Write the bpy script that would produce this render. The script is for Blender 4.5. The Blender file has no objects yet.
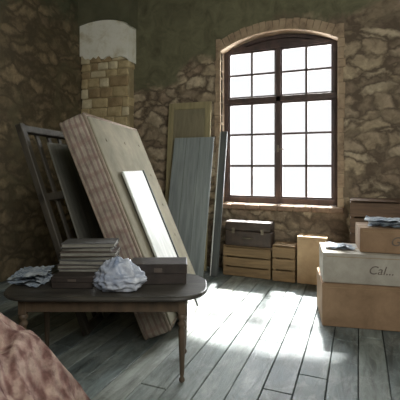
import bpy, bmesh, math, random
from mathutils import Vector, Matrix, noise
random.seed(7)
rad = math.radians

def lin(c):
    r=[]
    for v in c:
        v=v/255.0
        r.append(v/12.92 if v<=0.04045 else ((v+0.055)/1.055)**2.4)
    return (r[0],r[1],r[2],1.0)

# ---------------------------------------------------------------- materials
class NT:
    def __init__(s,name):
        s.m=bpy.data.materials.new(name); s.m.use_nodes=True
        s.t=s.m.node_tree; s.t.nodes.clear()
        s.out=s.t.nodes.new('ShaderNodeOutputMaterial')
        s.b=s.t.nodes.new('ShaderNodeBsdfPrincipled')
        s.t.links.new(s.b.outputs[0],s.out.inputs[0])
        s.tc=s.t.nodes.new('ShaderNodeTexCoord')
    def n(s,t,**k):
        nd=s.t.nodes.new(t)
        for a,v in k.items(): setattr(nd,a,v)
        return nd
    def l(s,a,b): s.t.links.new(a,b)
    def mapping(s,scale,src=None):
        mp=s.n('ShaderNodeMapping'); mp.inputs['Scale'].default_value=scale
        s.l(src or s.tc.outputs['Object'],mp.inputs[0]); return mp.outputs[0]
    def noise(s,vec,scale,detail=4,rough=.6,dist=0):
        nd=s.n('ShaderNodeTexNoise'); nd.inputs['Scale'].default_value=scale
        nd.inputs['Detail'].default_value=detail; nd.inputs['Roughness'].default_value=rough
        nd.inputs['Distortion'].default_value=dist
        s.l(vec,nd.inputs['Vector']); return nd
    def ramp(s,fac,stops,interp='LINEAR'):
        r=s.n('ShaderNodeValToRGB'); e=r.color_ramp.elements; r.color_ramp.interpolation=interp
        e[0].position=stops[0][0]; e[0].color=stops[0][1]
        e[1].position=stops[-1][0]; e[1].color=stops[-1][1]
        for p,c in stops[1:-1]:
            x=e.new(p); x.color=c
        s.l(fac,r.inputs[0]); return r.outputs[0]
    def mix(s,f,a,b,mode='MIX'):
        m=s.n('ShaderNodeMix',data_type='RGBA',blend_type=mode)
        for idx,v in ((0,f),(6,a),(7,b)):
            if hasattr(v,'links') : s.l(v,m.inputs[idx])
            else: m.inputs[idx].default_value=v
        return m.outputs[2]
    def math(s,op,a,b=0.0,clamp=False):
        m=s.n('ShaderNodeMath',operation=op); m.use_clamp=clamp
        for i,v in ((0,a),(1,b)):
            if hasattr(v,'links'): s.l(v,m.inputs[i])
            else: m.inputs[i].default_value=v
        return m.outputs[0]
    def bump(s,h,strength=.4,dist=.02,normal=None):
        b=s.n('ShaderNodeBump'); b.inputs['Strength'].default_value=strength
        b.inputs['Distance'].default_value=dist
        s.l(h,b.inputs['Height'])
        if normal is not None: s.l(normal,b.inputs['Normal'])
        s.l(b.outputs[0],s.b.inputs['Normal']); return b.outputs[0]

def g(v): return (v,v,v,1)

def mat_paint(name,c1,c2,scale=6,stretch=(1,1,1),rough=.7,bump=.25,bd=.01,c3=None,detail=6):
    k=NT(name); v=k.mapping(stretch)
    n1=k.noise(v,scale,detail,.65,.3)
    st=[(.3,lin(c1)),(.7,lin(c2))]
    if c3: st=[(.28,lin(c1)),(.5,lin(c2)),(.72,lin(c3))]
    k.l(k.ramp(n1.outputs[0],st),k.b.inputs['Base Color'])
    k.b.inputs['Roughness'].default_value=rough
    n2=k.noise(v,scale*4,4,.6)
    k.bump(n2.outputs[0],bump,bd)
    return k.m

def mat_stone(name,stones,mortar,plaster,A,B,scale=(3.1,3.1,6.2),axis='X',patch=None,soft=.2,pt=(.50,.62),pstr=.75,zn=2.6,ov=.6):
    k=NT(name)
    pos=k.tc.outputs['Object']
    dn=k.noise(pos,2.2,4,.6)
    add=k.n('ShaderNodeVectorMath',operation='MULTIPLY_ADD')
    k.l(dn.outputs['Color'],add.inputs[0]); add.inputs[1].default_value=(.5,.5,.42)
    k.l(pos,add.inputs[2])
    v=k.mapping(scale,add.outputs[0])
    vc=k.n('ShaderNodeTexVoronoi'); k.l(v,vc.inputs['Vector']); vc.inputs['Scale'].default_value=1
    ve=k.n('ShaderNodeTexVoronoi',feature='DISTANCE_TO_EDGE'); k.l(v,ve.inputs['Vector']); ve.inputs['Scale'].default_value=1
    sep=k.n('ShaderNodeSeparateColor'); k.l(vc.outputs['Color'],sep.inputs[0])
    n=len(stones)
    scol=k.ramp(sep.outputs[0],[(i/(n-1),lin(c)) for i,c in enumerate(stones)])
    fn=k.noise(pos,9,7,.72,.6)
    scol=k.mix(ov,scol,k.ramp(fn.outputs[0],[(.3,g(.2)),(.7,g(.88))]),'OVERLAY')
    mn=k.noise(pos,5,5,.7)
    edge=k.math('ADD',ve.outputs['Distance'],k.math('MULTIPLY',k.math('SUBTRACT',mn.outputs[0],.5),.45))
    mm=k.ramp(edge,[(.0,g(1)),(soft,g(0))])
    col=k.mix(mm,scol,lin(mortar))
    pz=k.noise(pos,1.3,7,.72,1.2)
    col=k.mix(k.ramp(pz.outputs[0],[(pt[0],g(0)),(pt[1],g(pstr))]),col,lin(patch or [x*1.1 for x in mortar]))
    s2=k.n('ShaderNodeSeparateXYZ'); k.l(pos,s2.inputs[0])
    bn=k.noise(pos,1.3,5,.6,.5)
    h=k.math('SUBTRACT',s2.outputs['Z'],k.math('ADD',k.math('MULTIPLY',s2.outputs[axis],B),A))
    h=k.math('ADD',h,k.math('MULTIPLY',k.math('SUBTRACT',bn.outputs[0],.5),zn))
    pm=k.ramp(k.math('ADD',h,.5,True),[(.35,g(0)),(.65,g(1))])
    pn=k.noise(pos,4,6,.7,.8)
    pc=k.ramp(pn.outputs[0],[(.3,lin([x*.8 for x in plaster])),(.7,lin([min(255,x*1.12) for x in plaster]))])
    col=k.mix(pm,col,pc)
    k.l(col,k.b.inputs['Base Color'])
    k.b.inputs['Roughness'].default_value=.9
    k.b.inputs['Specular IOR Level'].default_value=.2
    hs=k.ramp(edge,[(.0,g(0)),(.3,g(1))])
    hh=k.mix(pm,hs,g(.8))
    hh=k.mix(.25,hh,fn.outputs[0])
    k.bump(hh,.5,.035)
    return k.m

M={}
M['stone_back']=mat_stone('stone_masonry',[(120,106,90),(172,156,130),(136,120,102),(188,174,148),(148,130,110),(108,94,80)],(100,88,74),(114,112,88),3.6,.30,patch=(144,130,108))
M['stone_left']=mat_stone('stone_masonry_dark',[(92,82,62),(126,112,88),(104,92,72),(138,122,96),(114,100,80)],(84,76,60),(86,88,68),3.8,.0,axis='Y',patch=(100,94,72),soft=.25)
M['lit_lime']=mat_paint('lit_lime_plaster',(214,206,178),(248,246,232),4,rough=.9,bump=.5,bd=.02,c3=(255,252,242))  # plaster whose near-white colour carries the light on the pier face
M['pmortar']=mat_paint('pier_mortar',(150,136,104),(182,166,130),6,rough=.95,bump=.6,bd=.02)
M['ps1']=mat_paint('pier_stone_tan',(170,150,112),(214,196,154),7,rough=.9,bump=.7,bd=.02)  # pier stone colours brightened to stand in for light on this face
M['ps2']=mat_paint('pier_stone_brown',(140,120,88),(184,162,124),7,rough=.9,bump=.7,bd=.02)
M['ps3']=mat_paint('pier_stone_pale',(196,182,146),(236,224,192),7,rough=.9,bump=.7,bd=.02)
M['ceil']=mat_paint('ceiling_plaster',(86,88,66),(112,110,86),3,rough=.9)
M['wall_plain']=mat_paint('aged_plaster',(110,104,88),(140,132,112),3,rough=.9)
M['brick']=mat_paint('brick_surround',(118,100,82),(168,146,120),7,rough=.85,bump=.6,c3=(182,162,134))
M['sill']=mat_paint('sill_stone',(116,96,80),(162,136,112),9,rough=.8,bump=.6)
M['winwood']=mat_paint('window_wood',(60,50,48),(92,74,68),10,(1,1,.3),rough=.55)

def mat_floor():
    k=NT('floor_planks'); pos=k.tc.outputs['Object']
    s=k.n('ShaderNodeSeparateXYZ'); k.l(pos,s.inputs[0])
    idx=k.math('FLOOR',k.math('DIVIDE',k.math('ADD',s.outputs[0],.0),.2))
    wn=k.n('ShaderNodeTexWhiteNoise',noise_dimensions='1D'); k.l(idx,wn.inputs['W'])
    c=k.ramp(wn.outputs['Value'],[(0,lin((82,92,94))),(.5,lin((108,118,116))),(1,lin((138,142,134)))])
    v=k.mapping((7,1.0,1)); n1=k.noise(v,2.4,8,.7,.8)
    c=k.mix(.8,c,k.ramp(n1.outputs[0],[(.3,g(.12)),(.7,g(.88))]),'OVERLAY')
    n2=k.noise(pos,1.6,5,.65,.6)
    c=k.mix(k.ramp(n2.outputs[0],[(.45,g(0)),(.7,g(.5))]),c,lin((84,82,72)))
    n3=k.noise(k.mapping((2,1,1)),3.2,7,.75,.8)
    c=k.mix(k.ramp(n3.outputs[0],[(.48,g(0)),(.72,g(.6))]),c,lin((168,174,168)))
    k.l(c,k.b.inputs['Base Color'])
    k.l(k.ramp(n1.outputs[0],[(.3,g(.42)),(.7,g(.7))]),k.b.inputs['Roughness'])
    k.bump(n1.outputs[0],.5,.012)
    return k.m
M['floor']=mat_floor()
M['gap']=mat_paint('floor_gap_dirt',(36,38,36),(52,52,48),5,rough=1)

def mat_glass():
    m=bpy.data.materials.new('window_glass'); m.use_nodes=True; t=m.node_tree; t.nodes.clear()
    o=t.nodes.new('ShaderNodeOutputMaterial'); mx=t.nodes.new('ShaderNodeMixShader')
    a=t.nodes.new('ShaderNodeBsdfTransparent'); b=t.nodes.new('ShaderNodeBsdfGlossy')
    a.inputs[0].default_value=(.98,.98,.98,1); b.inputs['Roughness'].default_value=.05
    mx.inputs[0].default_value=.02
    t.links.new(a.outputs[0],mx.inputs[1]); t.links.new(b.outputs[0],mx.inputs[2]); t.links.new(mx.outputs[0],o.inputs[0])
    return m
M['glass']=mat_glass()

def mat_ticking():
    k=NT('mattress_ticking_stripe')
    v=k.mapping((1,1,1))
    w=k.n('ShaderNodeTexWave',wave_type='BANDS',bands_direction='Y'); w.inputs['Scale'].default_value=6
    w.inputs['Distortion'].default_value=.8; w.inputs['Detail Scale'].default_value=2
    k.l(v,w.inputs[0])
    c=k.ramp(w.outputs['Fac'],[(.2,lin((138,120,112))),(.5,lin((168,156,142))),(.8,lin((160,150,136)))])
    w2=k.n('ShaderNodeTexWave',wave_type='BANDS',bands_direction='Z'); w2.inputs['Scale'].default_value=2.2
    w2.inputs['Distortion'].default_value=3.5; k.l(v,w2.inputs[0])
    c=k.mix(k.ramp(w2.outputs['Fac'],[(.72,g(0)),(.95,g(.45))]),c,lin((138,112,104)))
    n=k.noise(v,9,5,.7,.6)
    c=k.mix(.6,c,k.ramp(n.outputs[0],[(.3,g(.25)),(.7,g(.75))]),'OVERLAY')
    k.l(c,k.b.inputs['Base Color']); k.b.inputs['Roughness'].default_value=.9
    k.bump(n.outputs[0],.4,.01); return k.m
M['tick']=mat_ticking()
M['mface']=mat_paint('mattress_face_canvas',(108,104,88),(128,122,104),3.0,(1,1,1),.95,.3,c3=(146,138,118))
M['piping']=mat_paint('mattress_piping',(132,116,104),(160,146,130),12,rough=.9)
M['dkwood']=mat_paint('dark_wood',(44,40,34),(80,74,64),8,(1,1,.25),.6)
M['grpanel']=mat_paint('grey_panel',(92,92,84),(132,130,120),4,(3,1,.5),.75)
M['whboard']=mat_paint('whitewashed_board',(188,190,184),(228,228,222),5,(3,1,.4),.6)
M['tan']=mat_paint('tan_wood',(130,122,90),(170,158,120),6,(3,1,.35),.7)
M['tan2']=mat_paint('faded_tan_panel',(112,106,86),(144,136,110),5,(2,1,.35),.8)
M['blueboard']=mat_paint('blue_grey_board',(116,124,126),(156,164,162),5,(4,1,.3),.6)
M['slate']=mat_paint('slate_board',(62,66,66),(92,96,94),5,(4,1,.3),.6)
M['crate']=mat_paint('crate_wood',(104,84,58),(152,126,90),6,(.4,1,4),.75)
M['crate_dk']=mat_paint('dark_crate_wood',(74,58,46),(112,90,70),6,(.4,1,4),.75)
M['card']=mat_paint('cardboard',(164,138,106),(196,170,134),5,rough=.85,bump=.12)
M['card_or']=mat_paint('cardboard_ochre',(122,98,74),(158,130,102),4,rough=.85,bump=.12)
M['card_gr']=mat_paint('cardboard_grey',(144,138,126),(178,172,160),5,rough=.8,bump=.12)
M['tape']=mat_paint('packing_tape',(132,108,80),(154,130,96),5,rough=.5)
M['ink']=mat_paint('printed_ink',(84,76,70),(112,100,90),12,rough=.8,bump=0)
M['case']=mat_paint('dark_leather',(50,42,36),(78,64,54),8,rough=.6)
M['metal']=mat_paint('dull_metal',(90,84,70),(130,120,100),12,rough=.4)
M['tabtop']=mat_paint('table_varnish',(44,42,40),(80,76,68),4,(.5,3,1),.4,.15)
M['tableg']=mat_paint('table_leg_wood',(60,50,40),(100,84,66),6,(2,2,.4),.5)
M['box_dk']=mat_paint('dark_box_card',(40,36,34),(64,56,52),7,rough=.5)
M['page']=mat_paint('page_edges',(112,110,102),(146,144,134),14,(1,1,6),.85)
M['cover1']=mat_paint('book_cover_brown',(76,68,62),(100,90,82),8,rough=.6)
M['cover2']=mat_paint('book_cover_grey',(80,80,80),(108,108,106),8,rough=.6)
M['bag']=mat_paint('plastic_bag',(116,132,160),(218,222,228),6,rough=.35,bump=.5)

def mat_news():
    k=NT('newsprint'); v=k.mapping((1,1,1))
    w=k.n('ShaderNodeTexWave',wave_type='BANDS',bands_direction='Y'); w.inputs['Scale'].default_value=22
    w.inputs['Distortion'].default_value=3; k.l(v,w.inputs[0])
    n=k.noise(v,10,4,.6,.5)
    c=k.ramp(w.outputs['Fac'],[(.3,lin((70,84,104))),(.6,lin((150,162,174)))])
    c=k.mix(k.ramp(n.outputs[0],[(.42,g(0)),(.65,g(1))]),c,lin((184,192,198)))
    k.l(c,k.b.inputs['Base Color']); k.b.inputs['Roughness'].default_value=.8; return k.m
M['news']=mat_news()

def mat_quilt():
    k=NT('quilt_fabric'); v=k.mapping((1,1,1))
    dn=k.noise(v,5,4,.6)
    add=k.n('ShaderNodeVectorMath',operation='MULTIPLY_ADD'); k.l(dn.outputs['Color'],add.inputs[0]); add.inputs[1].default_value=(.2,.2,.2); k.l(v,add.inputs[2])
    w1=k.n('ShaderNodeTexWave',wave_type='BANDS',bands_direction='X'); w1.inputs['Scale'].default_value=4; w1.inputs['Distortion'].default_value=2; k.l(add.outputs[0],w1.inputs[0])
    w2=k.n('ShaderNodeTexWave',wave_type='BANDS',bands_direction='Y'); w2.inputs['Scale'].default_value=4; w2.inputs['Distortion'].default_value=2; k.l(add.outputs[0],w2.inputs[0])
    f=k.math('MULTIPLY',k.math('ADD',w1.outputs['Fac'],w2.outputs['Fac']),.5)
    c=k.ramp(f,[(.1,lin((112,84,78))),(.45,lin((144,118,110))),(.8,lin((168,146,134)))])
    n=k.noise(v,20,5,.7)
    c=k.mix(.55,c,k.ramp(n.outputs[0],[(.32,g(.2)),(.68,g(.8))]),'OVERLAY')
    k.l(c,k.b.inputs['Base Color']); k.b.inputs['Roughness'].default_value=.95
    k.b.inputs['Specular IOR Level'].default_value=.1
    k.bump(n.outputs[0],.6,.02); return k.m
M['quilt']=mat_quilt()

# ---------------------------------------------------------------- mesh builder
class B:
    def __init__(s): s.bm=bmesh.new(); s.mats=[]
    def mi(s,key):
        if key not in s.mats: s.mats.append(key)
        return s.mats.index(key)
    def _merge(s,tmp,mat,smooth=False):
        i=s.mi(mat)
        for f in tmp.faces: f.material_index=i; f.smooth=smooth
        me=bpy.data.meshes.new('t'); tmp.to_mesh(me); tmp.free(); s.bm.from_mesh(me); bpy.data.meshes.remove(me)
    def box(s,lo,hi,mat,bevel=.004,mtx=None,seg=1,jit=0):
        t=bmesh.new(); bmesh.ops.create_cube(t,size=1)
        c=[(a+b)/2 for a,b in zip(lo,hi)]; d=[abs(b-a) for a,b in zip(lo,hi)]
        for v in t.verts: v.co=Vector((v.co.x*d[0]+c[0]+random.uniform(-jit,jit),v.co.y*d[1]+c[1],v.co.z*d[2]+c[2]+random.uniform(-jit,jit)))
        if bevel>0:
            bmesh.ops.bevel(t,geom=t.edges[:]+t.verts[:],offset=min(bevel,min(d)*.45),segments=seg,affect='EDGES',profile=.5)
        if mtx is not None: bmesh.ops.transform(t,matrix=mtx,verts=t.verts[:])
        s._merge(t,mat,seg>1)
    def lathe(s,c,prof,mat,n=20):
        t=bmesh.new(); rings=[]
        for r,z in prof:
            rings.append([t.verts.new((c[0]+r*math.cos(a*2*math.pi/n),c[1]+r*math.sin(a*2*math.pi/n),c[2]+z)) for a in range(n)])
        for a,b in zip(rings,rings[1:]):
            for i in range(n): t.faces.new((a[i],a[(i+1)%n],b[(i+1)%n],b[i]))
        t.faces.new(rings[0][::-1]); t.faces.new(rings[-1])
        s._merge(t,mat,True)
    def tube(s,p,q,r,mat,n=10):
        p=Vector(p);q=Vector(q);d=q-p
        t=bmesh.new(); bmesh.ops.create_cone(t,cap_ends=True,segments=n,radius1=r,radius2=r,depth=d.length)
        m=Matrix.Translation((p+q)/2)@d.to_track_quat('Z','Y').to_matrix().to_4x4()
        bmesh.ops.transform(t,matrix=m,verts=t.verts[:]); s._merge(t,mat,True)
    def poly(s,pts,mat):
        i=s.mi(mat); f=s.bm.faces.new([s.bm.verts.new(p) for p in pts]); f.material_index=i
    def grid(s,fn,nu,nv,mat,thick=0):
        t=bmesh.new(); vs=[[t.verts.new(fn(i/nu,j/nv)) for j in range(nv+1)] for i in range(nu+1)]
        for i in range(nu):
            for j in range(nv): t.faces.new((vs[i][j],vs[i+1][j],vs[i+1][j+1],vs[i][j+1]))
        s._merge(t,mat,True)
    def done(s,name,loc=(0,0,0),rot=(0,0,0),parent=None,autosm=False):
        bmesh.ops.recalc_face_normals(s.bm,faces=s.bm.faces[:])
        me=bpy.data.meshes.new(name); s.bm.to_mesh(me); s.bm.free()
        for k in s.mats: me.materials.append(M[k])
        o=bpy.data.objects.new(name,me); bpy.context.collection.objects.link(o)
        o.location=loc; o.rotation_euler=rot
        if parent: o.parent=parent
        return o

XL,XR,YF,YB,ZC=-4.29,2.2,-1.6,5.5,4.3
WT=.42
# ---------------------------------------------------------------- floor (real planks)
b=B()
W=.2
i=-22
while i*W<XR:
    x0=i*W; y=YF-random.random()*1.5
    while y<YB:
        y2=min(y+1.8+random.random()*1.6,YB)
        if YB-y2<.4: y2=YB
        ya=max(y,YF)
        if y2>YF:
            dz=random.uniform(-.004,0)
            b.box((max(x0+.003,XL),ya+.003,-.03),(x0+W-.003,y2-.003,dz),'floor',.004)
        y=y2
    i+=1
b.box((XL-.1,YF-.1,-.09),(XR+.2,YB+.1,-.031),'gap',0)
b.done('floor')

# ---------------------------------------------------------------- back wall with arched opening
wx0,wx1=-1.89,-.255; wz0,wzs,wzt=.95,3.20,3.40
def arch(x,zs=wzs,zt=wzt,x0=wx0,x1=wx1):
    c=(x0+x1)/2;hw=(x1-x0)/2;rise=zt-zs
    R=(hw*hw+rise*rise)/(2*rise)
    return zt-R+math.sqrt(max(0,R*R-(x-c)**2))
b=B(); N=16
for y in (YB,YB+WT):
    b.poly([(XL-.3,y,-.05),(wx0,y,-.05),(wx0,y,ZC),(XL-.3,y,ZC)],'stone_back')
    b.poly([(wx1,y,-.05),(XR+.3,y,-.05),(XR+.3,y,ZC),(wx1,y,ZC)],'stone_back')
    b.poly([(wx0,y,-.05),(wx1,y,-.05),(wx1,y,wz0),(wx0,y,wz0)],'stone_back')
    for k in range(N):
        a=wx0+(wx1-wx0)*k/N; c=wx0+(wx1-wx0)*(k+1)/N
        b.poly([(a,y,arch(a)),(c,y,arch(c)),(c,y,ZC),(a,y,ZC)],'stone_back')
y0,y1=YB,YB+WT
for k in range(N):
    a=wx0+(wx1-wx0)*k/N; c=wx0+(wx1-wx0)*(k+1)/N
    b.poly([(a,y0,arch(a)),(c,y0,arch(c)),(c,y1,arch(c)),(a,y1,arch(a))],'brick')
b.poly([(wx0,y0,wz0),(wx0,y1,wz0),(wx0,y1,wzs),(wx0,y0,wzs)],'brick')
b.poly([(wx1,y0,wz0),(wx1,y1,wz0),(wx1,y1,wzs),(wx1,y0,wzs)],'brick')
b.poly([(wx0,y0,wz0),(wx1,y0,wz0),(wx1,y1,wz0),(wx0,y1,wz0)],'brick')
b.poly([(XL-.3,y0,ZC),(XR+.3,y0,ZC),(XR+.3,y1,ZC),(XL-.3,y1,ZC)],'stone_back')
b.done('wall_back')

# brick arch ring + jamb quoins
b=B()
c0=(wx0+wx1)/2;hw=(wx1-wx0)/2;rise=wzt-wzs
R=(hw*hw+rise*rise)/(2*rise); zc=wzt-R; amax=math.asin(hw/R)
nb=19
for k in range(nb):
    a0=-amax+2*amax*k/nb+.0005; a1=-amax+2*amax*(k+1)/nb-.0005
    am=(a0+a1)/2; w=R*(a1-a0)
    r0=R+.0; r1=R+.15+random.uniform(-.008,.008)
    m=Matrix.Translation((c0,0,zc))@Matrix.Rotation(am,4,'Y')
    b.box((-w/2,YB-.022+random.uniform(-.003,.003),r0),(w/2,YB+.1,r1),'brick',.005,m)
z=wz0
while z<wzs:
    h=random.uniform(.10,.2)
    for sx,xx in ((-1,wx0),(1,wx1)):
        L=random.uniform(.07,.10)
        lo=(xx-L,YB-.02+random.uniform(-.004,.004),z) if sx<0 else (xx,YB-.02+random.uniform(-.004,.004),z)
        hi=(xx,YB+.1,z+h-.003) if sx<0 else (xx+L,YB+.1,z+h-.003)
        b.box(lo,hi,'brick',.006)
    z+=h
b.done('trim_1')
b=B(); x=wx0-.08
while x<wx1+.05:
    w=random.uniform(.16,.26)
    b.box((x,YB-.05+random.uniform(-.01,.01),wz0-.075),(min(x+w-.006,wx1+.08),YB+WT-.1,wz0+random.uniform(-.003,.006)),'sill',.012)
    x+=w
b.done('trim_2')

# ---------------------------------------------------------------- window (rectangular, wooden tympanum above)
b=B()
yw=YB+.20; fx0,fx1=wx0+.004,wx1-.004; fz0=wz0+.008
fw=.065; zt=3.27
b.box((fx0,yw-.04,fz0),(fx0+fw,yw+.05,wzs+.0),'winwood')
b.box((fx1-fw,yw-.04,fz0),(fx1,yw+.05,wzs+.0),'winwood')
b.box((fx0,yw-.045,fz0),(fx1,yw+.05,fz0+.08),'winwood')
b.box((fx0+.02,yw-.045,zt-.07),(fx1-.02,yw+.05,zt),'winwood')
for k in range(N):
    a=wx0+(wx1-wx0)*k/N; c=wx0+(wx1-wx0)*(k+1)/N
    lo=zt-.07
    if k in (0,N-1): lo=wzs-.0
    pts=[(a,lo),(c,lo),(c,max(lo+.001,arch(c)-.003)),(a,max(lo+.001,arch(a)-.003))]
    b.poly([(p[0],yw+.0,p[1]) for p in pts],'winwood'); b.poly([(p[0],yw+.04,p[1]) for p in pts],'winwood')
    d=Vector((c-a,0,arch(c)-arch(a))); ang=-math.atan2(d.z,d.x)
    m=Matrix.Translation(((a+c)/2,0,(arch(a)+arch(c))/2-.004))@Matrix.Rotation(ang,4,'Y')
    b.box((-d.length/2-.003,yw-.035,-.05),(d.length/2+.003,yw+.05,-.002),'winwood',0,m)
ztr=2.47
b.box((fx0,yw-.05,ztr-.04),(fx1,yw+.05,ztr+.04),'winwood')
b.box((c0-.035,yw-.05,fz0),(c0+.035,yw+.05,zt-.05),'winwood')
for sgn,(a,c) in enumerate(((fx0+fw,c0-.035),(c0+.035,fx1-fw))):
    for za,zb in ((fz0+.08,ztr-.04),(ztr+.04,zt-.07)):
        b.box((a,yw-.025,za),(a+.022,yw+.02,zb),'winwood',.002)
        b.box((c-.022,yw-.025,za),(c,yw+.02,zb),'winwood',.002)
        b.box((a,yw-.025,za),(c,yw+.02,za+.025),'winwood',.002)
        b.box((a,yw-.025,zb-.025),(c,yw+.02,zb),'winwood',.002)
    mx=(a+c)/2
    b.box((mx-.016,yw-.02,fz0+.08),(mx+.016,yw+.015,zt-.06),'winwood',.002)
    for kk in (1,2):
        zz=fz0+.08+(ztr-.04-fz0-.08)*kk/3
        b.box((a,yw-.02,zz-.016),(c,yw+.015,zz+.016),'winwood',.002)
    zz=(ztr+zt-.03)/2
    b.box((a,yw-.02,zz-.016),(c,yw+.015,zz+.016),'winwood',.002)
b.box((fx0+.03,yw,fz0+.03),(fx1-.03,yw+.004,zt-.05),'glass',0)
b.box((c0-.012,yw-.075,1.7),(c0+.012,yw-.05,1.8),'metal',.004)
b.box((c0-.012,yw-.09,1.73),(c0+.09,yw-.07,1.75),'metal',.004)
b.done('window_1')

# ---------------------------------------------------------------- other walls
b=B()
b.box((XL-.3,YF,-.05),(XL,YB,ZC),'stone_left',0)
# corner pier: rubble stones set in mortar, lime plaster head coloured as brightly lit, arched olive plaster above
px0,px1,pf=XL,-3.37,5.33
b.box((px0,pf,0),(px1,YB,3.9),'pmortar',.02)
z=.0
while z<3.32:
    h=random.uniform(.11,.19); x=px0-random.uniform(0,.1)
    while x<px1-.05:
        w=random.uniform(.15,.34)
        x2=x+w
        if px1-x2<.12: x2=px1+random.uniform(-.01,.025)
        j=random.uniform(.008,.035)
        b.box((max(x,px0)+.006,pf-j,z+.006),(x2-.006,YB,z+h-.006),random.choice(['ps1','ps1','ps2','ps3']),.022,None,3,.010)
        x=x2
    z+=h
# plaster coat with ragged lower edge
K=18
def low(u): return 3.28+.10*noise.noise(Vector((u*5,1.7,0)))+.07*noise.noise(Vector((u*14,4.1,0)))-.18*max(0,u-.55)
for k in range(K):
    u0,u1=k/K,(k+1)/K; xa,xb=px0+(px1-px0+.03)*u0,px0+(px1-px0+.03)*u1
    yf=pf-.045
    b.poly([(xa,yf,low(u0)),(xb,yf,low(u1)),(xb,yf,3.98),(xa,yf,3.98)],'lit_lime')
    b.poly([(xa,yf,low(u0)),(xb,yf,low(u1)),(xb,pf,low(u1)),(xa,pf,low(u0))],'lit_lime')
b.poly([(px1+.03,pf-.045,low(1)),(px1+.03,YB,low(1)),(px1+.03,YB,3.98),(px1+.03,pf-.045,3.98)],'lit_lime')
def top(u): return 3.62+.24*math.sqrt(max(0,1-((u-.38)/.66)**2))
for k in range(K):
    u0,u1=k/K,(k+1)/K; xa,xb=px0+(px1-px0+.06)*u0,px0+(px1-px0+.06)*u1
    yf=pf-.09
    b.poly([(xa,yf,top(u0)),(xb,yf,top(u1)),(xb,yf,ZC),(xa,yf,ZC)],'ceil')
    b.poly([(xa,yf,top(u0)),(xb,yf,top(u1)),(xb,YB,top(u1)),(xa,YB,top(u0))],'ceil')
b.poly([(px1+.06,pf-.09,top(1)),(px1+.06,YB,top(1)),(px1+.06,YB,ZC),(px1+.06,pf-.09,ZC)],'ceil')
b.done('wall_left')
b=B(); b.box((XR,YF,-.05),(XR+.3,YB,ZC),'wall_plain',0); b.done('wall_right')
b=B(); b.box((XL-.3,YF-.3,-.05),(XR+.3,YF,ZC),'wall_plain',0); b.done('wall_front')
b=B(); b.box((XL-.3,YF-.3,ZC),(XR+.3,YB+WT,ZC+.2),'ceil',0); b.done('ceiling')

# ---------------------------------------------------------------- mattress
th=rad(22.6); ph=rad(104.5)
b=B()
L,T,H=1.6,.26,2.03
b.box((0,.006,0),(L,T-.006,H),'tick',.05,seg=4)
b.box((.035,-.006,.035),(L-.035,.05,H-.035),'mface',.035,seg=3)
b.box((.035,T-.05,.035),(L-.035,T+.004,H-.035),'mface',.03,seg=3)
for yy in (.018,T-.018):
    e=.02
    for p,q in (((e,yy,e),(L-e,yy,e)),((e,yy,H-e),(L-e,yy,H-e)),((e,yy,e),(e,yy,H-e)),((L-e,yy,e),(L-e,yy,H-e))):
        b.tube(p,q,.015,'piping')
for u in range(3):
    for w in range(5):
        px=.27+u*.53; pz=.25+w*.38
        m=Matrix.Translation((px,-.006,pz))@Matrix.Rotation(rad(90),4,'X')
        tt=bmesh.new(); bmesh.ops.create_uvsphere(tt,u_segments=10,v_segments=6,radius=.018)
        for v in tt.verts: v.co.z*=.4
        bmesh.ops.transform(tt,matrix=m,verts=tt.verts[:]); b._merge(tt,'mface',True)
b.done('mattress',(-1.45,2.96,.105),(-th,0,ph))

b=B(); b.box((0,0,0),(.66,.022,1.56),'whboard',.004)
b.box((.64,-.014,.0),(.66,0,1.56),'slate',.003)
b.done('whitewashed_board',(-1.422,3.22,.012),(-th,0,ph))

# bed frame leaning behind
b=B(); fw_,fh=1.25,1.95
b.box((0,0,0),(.07,.06,fh),'dkwood',.006); b.box((fw_-.07,0,0),(fw_,.06,fh),'dkwood',.006)
for zz in (0,.62,1.22,fh-.08): b.box((.0,.005,zz),(fw_,.055,zz+.07),'dkwood',.006)
for xx in (.3,.52,.74,.96): b.box((xx,.055,.02),(xx+.06,.075,fh-.02),'dkwood',.004)
b.box((.34,-.02,.0),(fw_-.1,-.003,1.78),'grpanel',.003)
b.done('bed_frame',(-2.16,2.78,.04),(-rad(19),0,ph))

# ---------------------------------------------------------------- leaning boards by the window
b=B(); w,h=.69,2.46
b.box((0,0,0),(.09,.04,h),'tan',.004); b.box((w-.09,0,0),(w,.04,h),'tan',.004)
for zz in (0,1.15,h-.1): b.box((.09,0,zz),(w-.09,.04,zz+.1),'tan',.004)
b.box((.08,.012,.08),(w-.08,.028,h-.08),'tan2',.002)
b.done('panelled_door_leaf',(-2.70,5.19,.005),(-rad(5),0,0))
b=B(); b.box((0,0,0),(.62,.03,1.96),'blueboard',.004)
for xx in (.2,.41): b.box((xx-.002,-.002,.01),(xx+.002,.002,1.95),'slate',0)
b.done('grey_plank_board',(-2.54,4.84,.008),(-rad(12.9),0,0))
b=B(); b.box((0,0,0),(.11,.03,2.04),'slate',.004); b.box((0,-.006,0),(.015,0,2.04),'whboard',.002)
b.done('narrow_plank',(-1.87,4.98,.008),(-rad(12.2),0,0))

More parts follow.
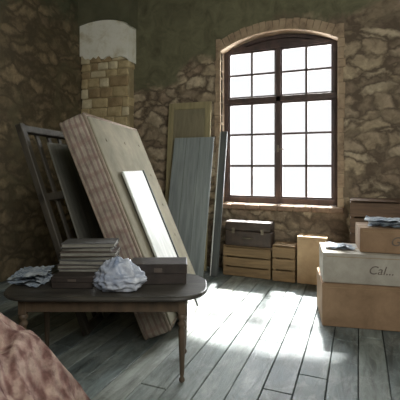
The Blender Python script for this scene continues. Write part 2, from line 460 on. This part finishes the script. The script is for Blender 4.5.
# ---------------------------------------------------------------- crates / boxes
def crate(name,w,d,h,mat,loc,rot=0,slats=3,lid=True):
    b=B(); p=.035
    for sx in (0,1):
        for sy in (0,1):
            x0=-w/2+.012 if sx==0 else w/2-.012-p; y0=-d/2+.012 if sy==0 else d/2-.012-p
            b.box((x0,y0,0),(x0+p,y0+p,h-.004),mat,.003)
    sh=h/slats
    for k in range(slats):
        z0=k*sh+.006; z1=(k+1)*sh-.012
        j=random.uniform(-.003,.003)
        b.box((-w/2,-d/2+j,z0),(w/2,-d/2+.012+j,z1),mat,.003); b.box((-w/2,d/2-.012,z0),(w/2,d/2,z1),mat,.003)
        b.box((-w/2,-d/2+.012,z0),(-w/2+.012,d/2-.012,z1),mat,.003); b.box((w/2-.012,-d/2+.012,z0),(w/2,d/2-.012,z1),mat,.003)
    b.box((-w/2+.02,-d/2+.02,.01),(w/2-.02,d/2-.02,.025),mat,.002)
    if lid:
        n=max(2,round(d/.11))
        for k in range(n):
            b.box((-w/2,-d/2+d*k/n+.003,h),(w/2,-d/2+d*(k+1)/n-.003,h+.012),mat,.003)
    return b.done(name,loc,(0,0,rot))
def carton(name,w,d,h,mat,loc,rot=0,text=None,tsize=.1):
    b=B()
    b.box((-w/2,-d/2,0),(w/2,d/2,h-.006),mat,.006)
    b.box((-w/2+.001,-d/2+.001,h-.006),(w/2-.001,-.002,h),mat,.002)
    b.box((-w/2+.001,.002,h-.006),(w/2-.001,d/2-.001,h),mat,.002)
    b.box((-w/2-.001,-.03,h-.001),(w/2+.001,.03,h+.0015),'tape',0)
    b.box((-w/2-.0015,-.03,h-.09),(-w/2+.001,.03,h+.001),'tape',0)
    b.box((w/2-.001,-.03,h-.09),(w/2+.0015,.03,h+.001),'tape',0)
    b.box((-w/2+.03,-d/2-.0012,h-.035),(w/2-.03,-d/2+.001,h-.03),'tape',0)
    o=b.done(name,loc,(0,0,rot))
    if text:
        c=bpy.data.curves.new('label_text','FONT'); c.body=text; c.size=tsize; c.extrude=.0008; c.shear=.3; c.align_x='CENTER'; c.align_y='CENTER'
        c.materials.append(M['ink'])
        t=bpy.data.objects.new('label_text',c); bpy.context.collection.objects.link(t)
        t.parent=o; t.location=(0.04,-d/2-.001,h*.48); t.rotation_euler=(rad(90),0,0)
    return o
crate('wooden_crate',.66,.27,.40,'crate',(-1.40,5.26,0),0,3)
crate('wooden_crate',.29,.30,.46,'crate',(-.895,5.24,0),0,3)
carton('cardboard_box',.37,.28,.60,'card',(-.545,5.26,0),rad(0))
b=B(); w,d,h=.64,.25,.33
b.box((-w/2,-d/2,0),(w/2,d/2,h*.62),'case',.02,seg=3)
b.box((-w/2,-d/2,h*.62+.004),(w/2,d/2,h),'case',.02,seg=3)
for xx in (-.2,.2): b.box((xx-.02,-d/2-.008,h*.52),(xx+.02,-d/2+.004,h*.74),'metal',.003)
for a,c in (((-.06,-d/2-.02,h*.35),(.06,-d/2-.02,h*.35)),((-.06,-d/2-.02,h*.35),(-.06,-d/2+.005,h*.35)),((.06,-d/2-.02,h*.35),(.06,-d/2+.005,h*.35))): b.tube(a,c,.008,'metal')
b.done('suitcase',(-1.385,5.26,.413))

# right-hand stack
carton('cardboard_box',.95,.6,.40,'card_or',(.10,4.22,0),rad(10))
carton('cardboard_box',.93,.52,.28,'card_gr',(.11,4.20,.402),rad(9),text='Cal...',tsize=.11)
carton('cardboard_box',.62,.40,.23,'card_or',(.30,4.24,.685),rad(6),text='GM',tsize=.12)
crate('tall_wooden_crate',.8,.5,1.09,'crate_dk',(.31,5.12,0),0,6)

def paper(name,w,d,loc,rot,n=3,amp=.03,seed=0):
    b=B()
    for k in range(n):
        ox,oy=random.uniform(-.03,.03),random.uniform(-.02,.02); rr=random.uniform(-.3,.3)
        def fn(u,v,k=k,ox=ox,oy=oy,rr=rr):
            x=(u-.5)*w;y=(v-.5)*d
            xx=x*math.cos(rr)-y*math.sin(rr)+ox; yy=x*math.sin(rr)+y*math.cos(rr)+oy
            z=.004+amp*k*.8+amp*1.3*abs(noise.noise(Vector((x*9+seed+k*3,y*9,k*2.0))))+amp*.7*abs(noise.noise(Vector((x*22,y*22,seed+k))))
            return (xx,yy,z)
        b.grid(fn,22,18,'news')
    return b.done(name,loc,(0,0,rot))
paper('newspaper_pile',.42,.28,(.30,4.23,.917),rad(8),3,.03,2)
paper('newspaper_pile',.22,.2,(-.18,4.15,.685),rad(8),2,.02,5)

# ---------------------------------------------------------------- table
TX,TY=-1.724,2.464; ta=rad(22); TH=.62
def rrect(hw,hd,r,n=8):
    pts=[]
    for cx,cy,a0 in ((hw-r,hd-r,0),(-hw+r,hd-r,90),(-hw+r,-hd+r,180),(hw-r,-hd+r,270)):
        for k in range(n+1):
            a=rad(a0+90*k/n); pts.append((cx+r*math.cos(a),cy+r*math.sin(a)))
    return pts
b=B()
t=bmesh.new()
rings=[]
for (off,z) in ((.02,TH-.035),(.004,TH-.028),(0,TH-.018),(.004,TH-.006),(.012,TH)):
    rings.append([t.verts.new((x,y,z)) for x,y in rrect(.73-off,.31-off,.24-off)])
n=len(rings[0])
for a,c in zip(rings,rings[1:]):
    for k in range(n): t.faces.new((a[k],a[(k+1)%n],c[(k+1)%n],c[k]))
t.faces.new(rings[0][::-1]); t.faces.new(rings[-1]); b._merge(t,'tabtop')
for s_ in (-1,1):
    b.box((-.56,s_*.225-.01,TH-.125),(.56,s_*.225+.01,TH-.035),'tableg',.003)
    b.box((s_*.575-.01,-.2,TH-.125),(s_*.575+.01,.2,TH-.035),'tableg',.003)
prof=[(.012,0),(.02,.012),(.02,.024),(.011,.04),(.016,.07),(.021,.22),(.026,.36),(.018,.385),(.030,.40),(.030,.415),(.018,.43),(.032,.45),(.032,.462),(.022,.48)]
for sx in (-1,1):
    for sy in (-1,1):
        b.lathe((sx*.55,sy*.21,0),prof,'tableg')
        b.box((sx*.55-.028,sy*.21-.028,.475),(sx*.55+.028,sy*.21+.028,TH-.034),'tableg',.004)
b.done('wooden_table',(TX,TY,0),(0,0,ta))
def tl(x,y,z=0):
    return (TX+x*math.cos(ta)-y*math.sin(ta),TY+x*math.sin(ta)+y*math.cos(ta),TH+.001+z)

b=B(); z=0
for k in range(9):
    h=random.uniform(.026,.038); w=.42+random.uniform(-.04,.03); d=.21+random.uniform(-.02,.01)
    m=Matrix.Rotation(random.uniform(-.12,.12),4,'Z'); cv=random.choice(['cover1','cover2','cover2'])
    m=Matrix.Translation((random.uniform(-.018,.018),random.uniform(-.008,.008),0))@m
    b.box((-w/2,-d/2,z),(w/2,d/2,z+.004),cv,.001,m); b.box((-w/2,-d/2,z+h-.004),(w/2,d/2,z+h),cv,.001,m)
    b.box((-w/2+.006,-d/2+.006,z+.004),(w/2-.006,d/2-.004,z+h-.004),'page',.001,m)
    b.box((-w/2,d/2-.006,z),(w/2,d/2,z+h),cv,.001,m)
    z+=h+.0005
b.done('book_stack',tl(-.19,.17),(0,0,ta+.03))
def lidbox(name,w,d,h,loc,rot):
    b=B(); b.box((-w/2,-d/2,0),(w/2,d/2,h*.6),'box_dk',.004)
    b.box((-w/2-.005,-d/2-.005,h*.5),(w/2+.005,d/2+.005,h),'box_dk',.006)
    b.box((-.03,-d/2-.007,h*.6),(.03,-d/2-.004,h*.8),'cover1',0)
    return b.done(name,loc,(0,0,rot))
lidbox('flat_lidded_box',.30,.14,.085,tl(-.24,-.05),ta-.03)
lidbox('dark_storage_box',.42,.22,.15,tl(.36,.09),ta+.04)
b=B(); t=bmesh.new(); bmesh.ops.create_icosphere(t,subdivisions=5,radius=1)
for v in t.verts:
    p=v.co.copy()
    rdg=1-2*abs(noise.noise(p*2.0+Vector((3,1,5))))
    rd2=1-2*abs(noise.noise(p*4.6+Vector((8,1,2))))
    s_=1+.20*rdg+.10*rd2-.15
    z=p.z*.095*s_+.08
    v.co=Vector((p.x*.175*s_,p.y*.085*s_,max(z,.0+.002*rd2+.003)))
    if p.z>.6: v.co.z+=(p.z-.6)*.10*(1+.5*rd2); v.co.x-=.03*(p.z-.6)
b._merge(t,'bag',True); b.done('plastic_bag',tl(.11,-.165),(0,0,ta))
paper('newspaper_pile',.23,.28,tl(-.60,.05),ta,4,.03,11)

# ---------------------------------------------------------------- quilt-covered armchair
b=B()
def chair(u,v):
    x=-.75+1.55*u; y=-.75+1.5*v
    seat=.45; back=.78
    def sm(a,c,t_):
        t_=max(0,min(1,(t_-a)/(c-a))); return t_*t_*(3-2*t_)
    if x>.12: zb=back*(1-max(0,(x-.12)/.68)**1.5)
    else: zb=seat+(back-seat)*sm(-.22,.06,x)
    arm=.6*sm(.28,.38,abs(y))*(1 if x<.1 else 0)
    z=max(zb,arm if x<.1 else zb)
    ay=max(0,(abs(y)-.42)/.33); z*=max(0,1-ay**2.2)
    ax=max(0,(-x-.5)/.25); z*=max(0,1-ax**2.2)
    w=noise.noise(Vector((x*3.1,y*3.1,1.3)))*.08+(.5-abs(noise.noise(Vector((x*4.6+y*3,y*5.5-x*2,4.2)))))*.16-.07+noise.noise(Vector((x*9,y*9,2)))*.035+noise.noise(Vector((x*25,y*25,7)))*.010
    z=max(.005,z+w*min(1,z*4))
    return (x,y,z)
b.grid(chair,140,130,'quilt')
b.done('quilt_covered_armchair',(-1.70,.98,0),(0,0,ta))

# ---------------------------------------------------------------- lights
def area(name,loc,rot,sx,sy,p,col):
    l=bpy.data.lights.new(name,'AREA'); l.shape='RECTANGLE'; l.size=sx; l.size_y=sy; l.energy=p; l.color=col
    o=bpy.data.objects.new(name,l); bpy.context.collection.objects.link(o); o.location=loc; o.rotation_euler=rot; return o
area('window_skylight',(-1.07,6.6,2.5),(rad(-78),0,0),3.4,3.4,780,(.95,.98,1))
area('room_fill_light',(1.6,-.2,3.3),(rad(62),0,rad(36)),2.2,2.2,145,(1,.99,.94))
s=bpy.data.lights.new('sun','SUN'); s.energy=38; s.angle=rad(4); s.color=(1,.99,.97)
o=bpy.data.objects.new('sun',s); bpy.context.collection.objects.link(o)
o.rotation_euler=Vector((.06,-.80,-1)).to_track_quat('-Z','Y').to_euler()
w=bpy.data.worlds.new('World'); bpy.context.scene.world=w; w.use_nodes=True
w.node_tree.nodes['Background'].inputs[0].default_value=(.98,.99,1,1); w.node_tree.nodes['Background'].inputs[1].default_value=1.1

bpy.context.scene.view_settings.view_transform='Standard'
bpy.context.scene.view_settings.look='None'
cam=bpy.data.cameras.new('camera'); co=bpy.data.objects.new('camera',cam); bpy.context.collection.objects.link(co)
co.location=(0,0,1.5); co.rotation_euler=(rad(90),0,rad(22)); cam.lens=35.28; cam.sensor_width=36; cam.shift_y=-.085
bpy.context.scene.camera=co
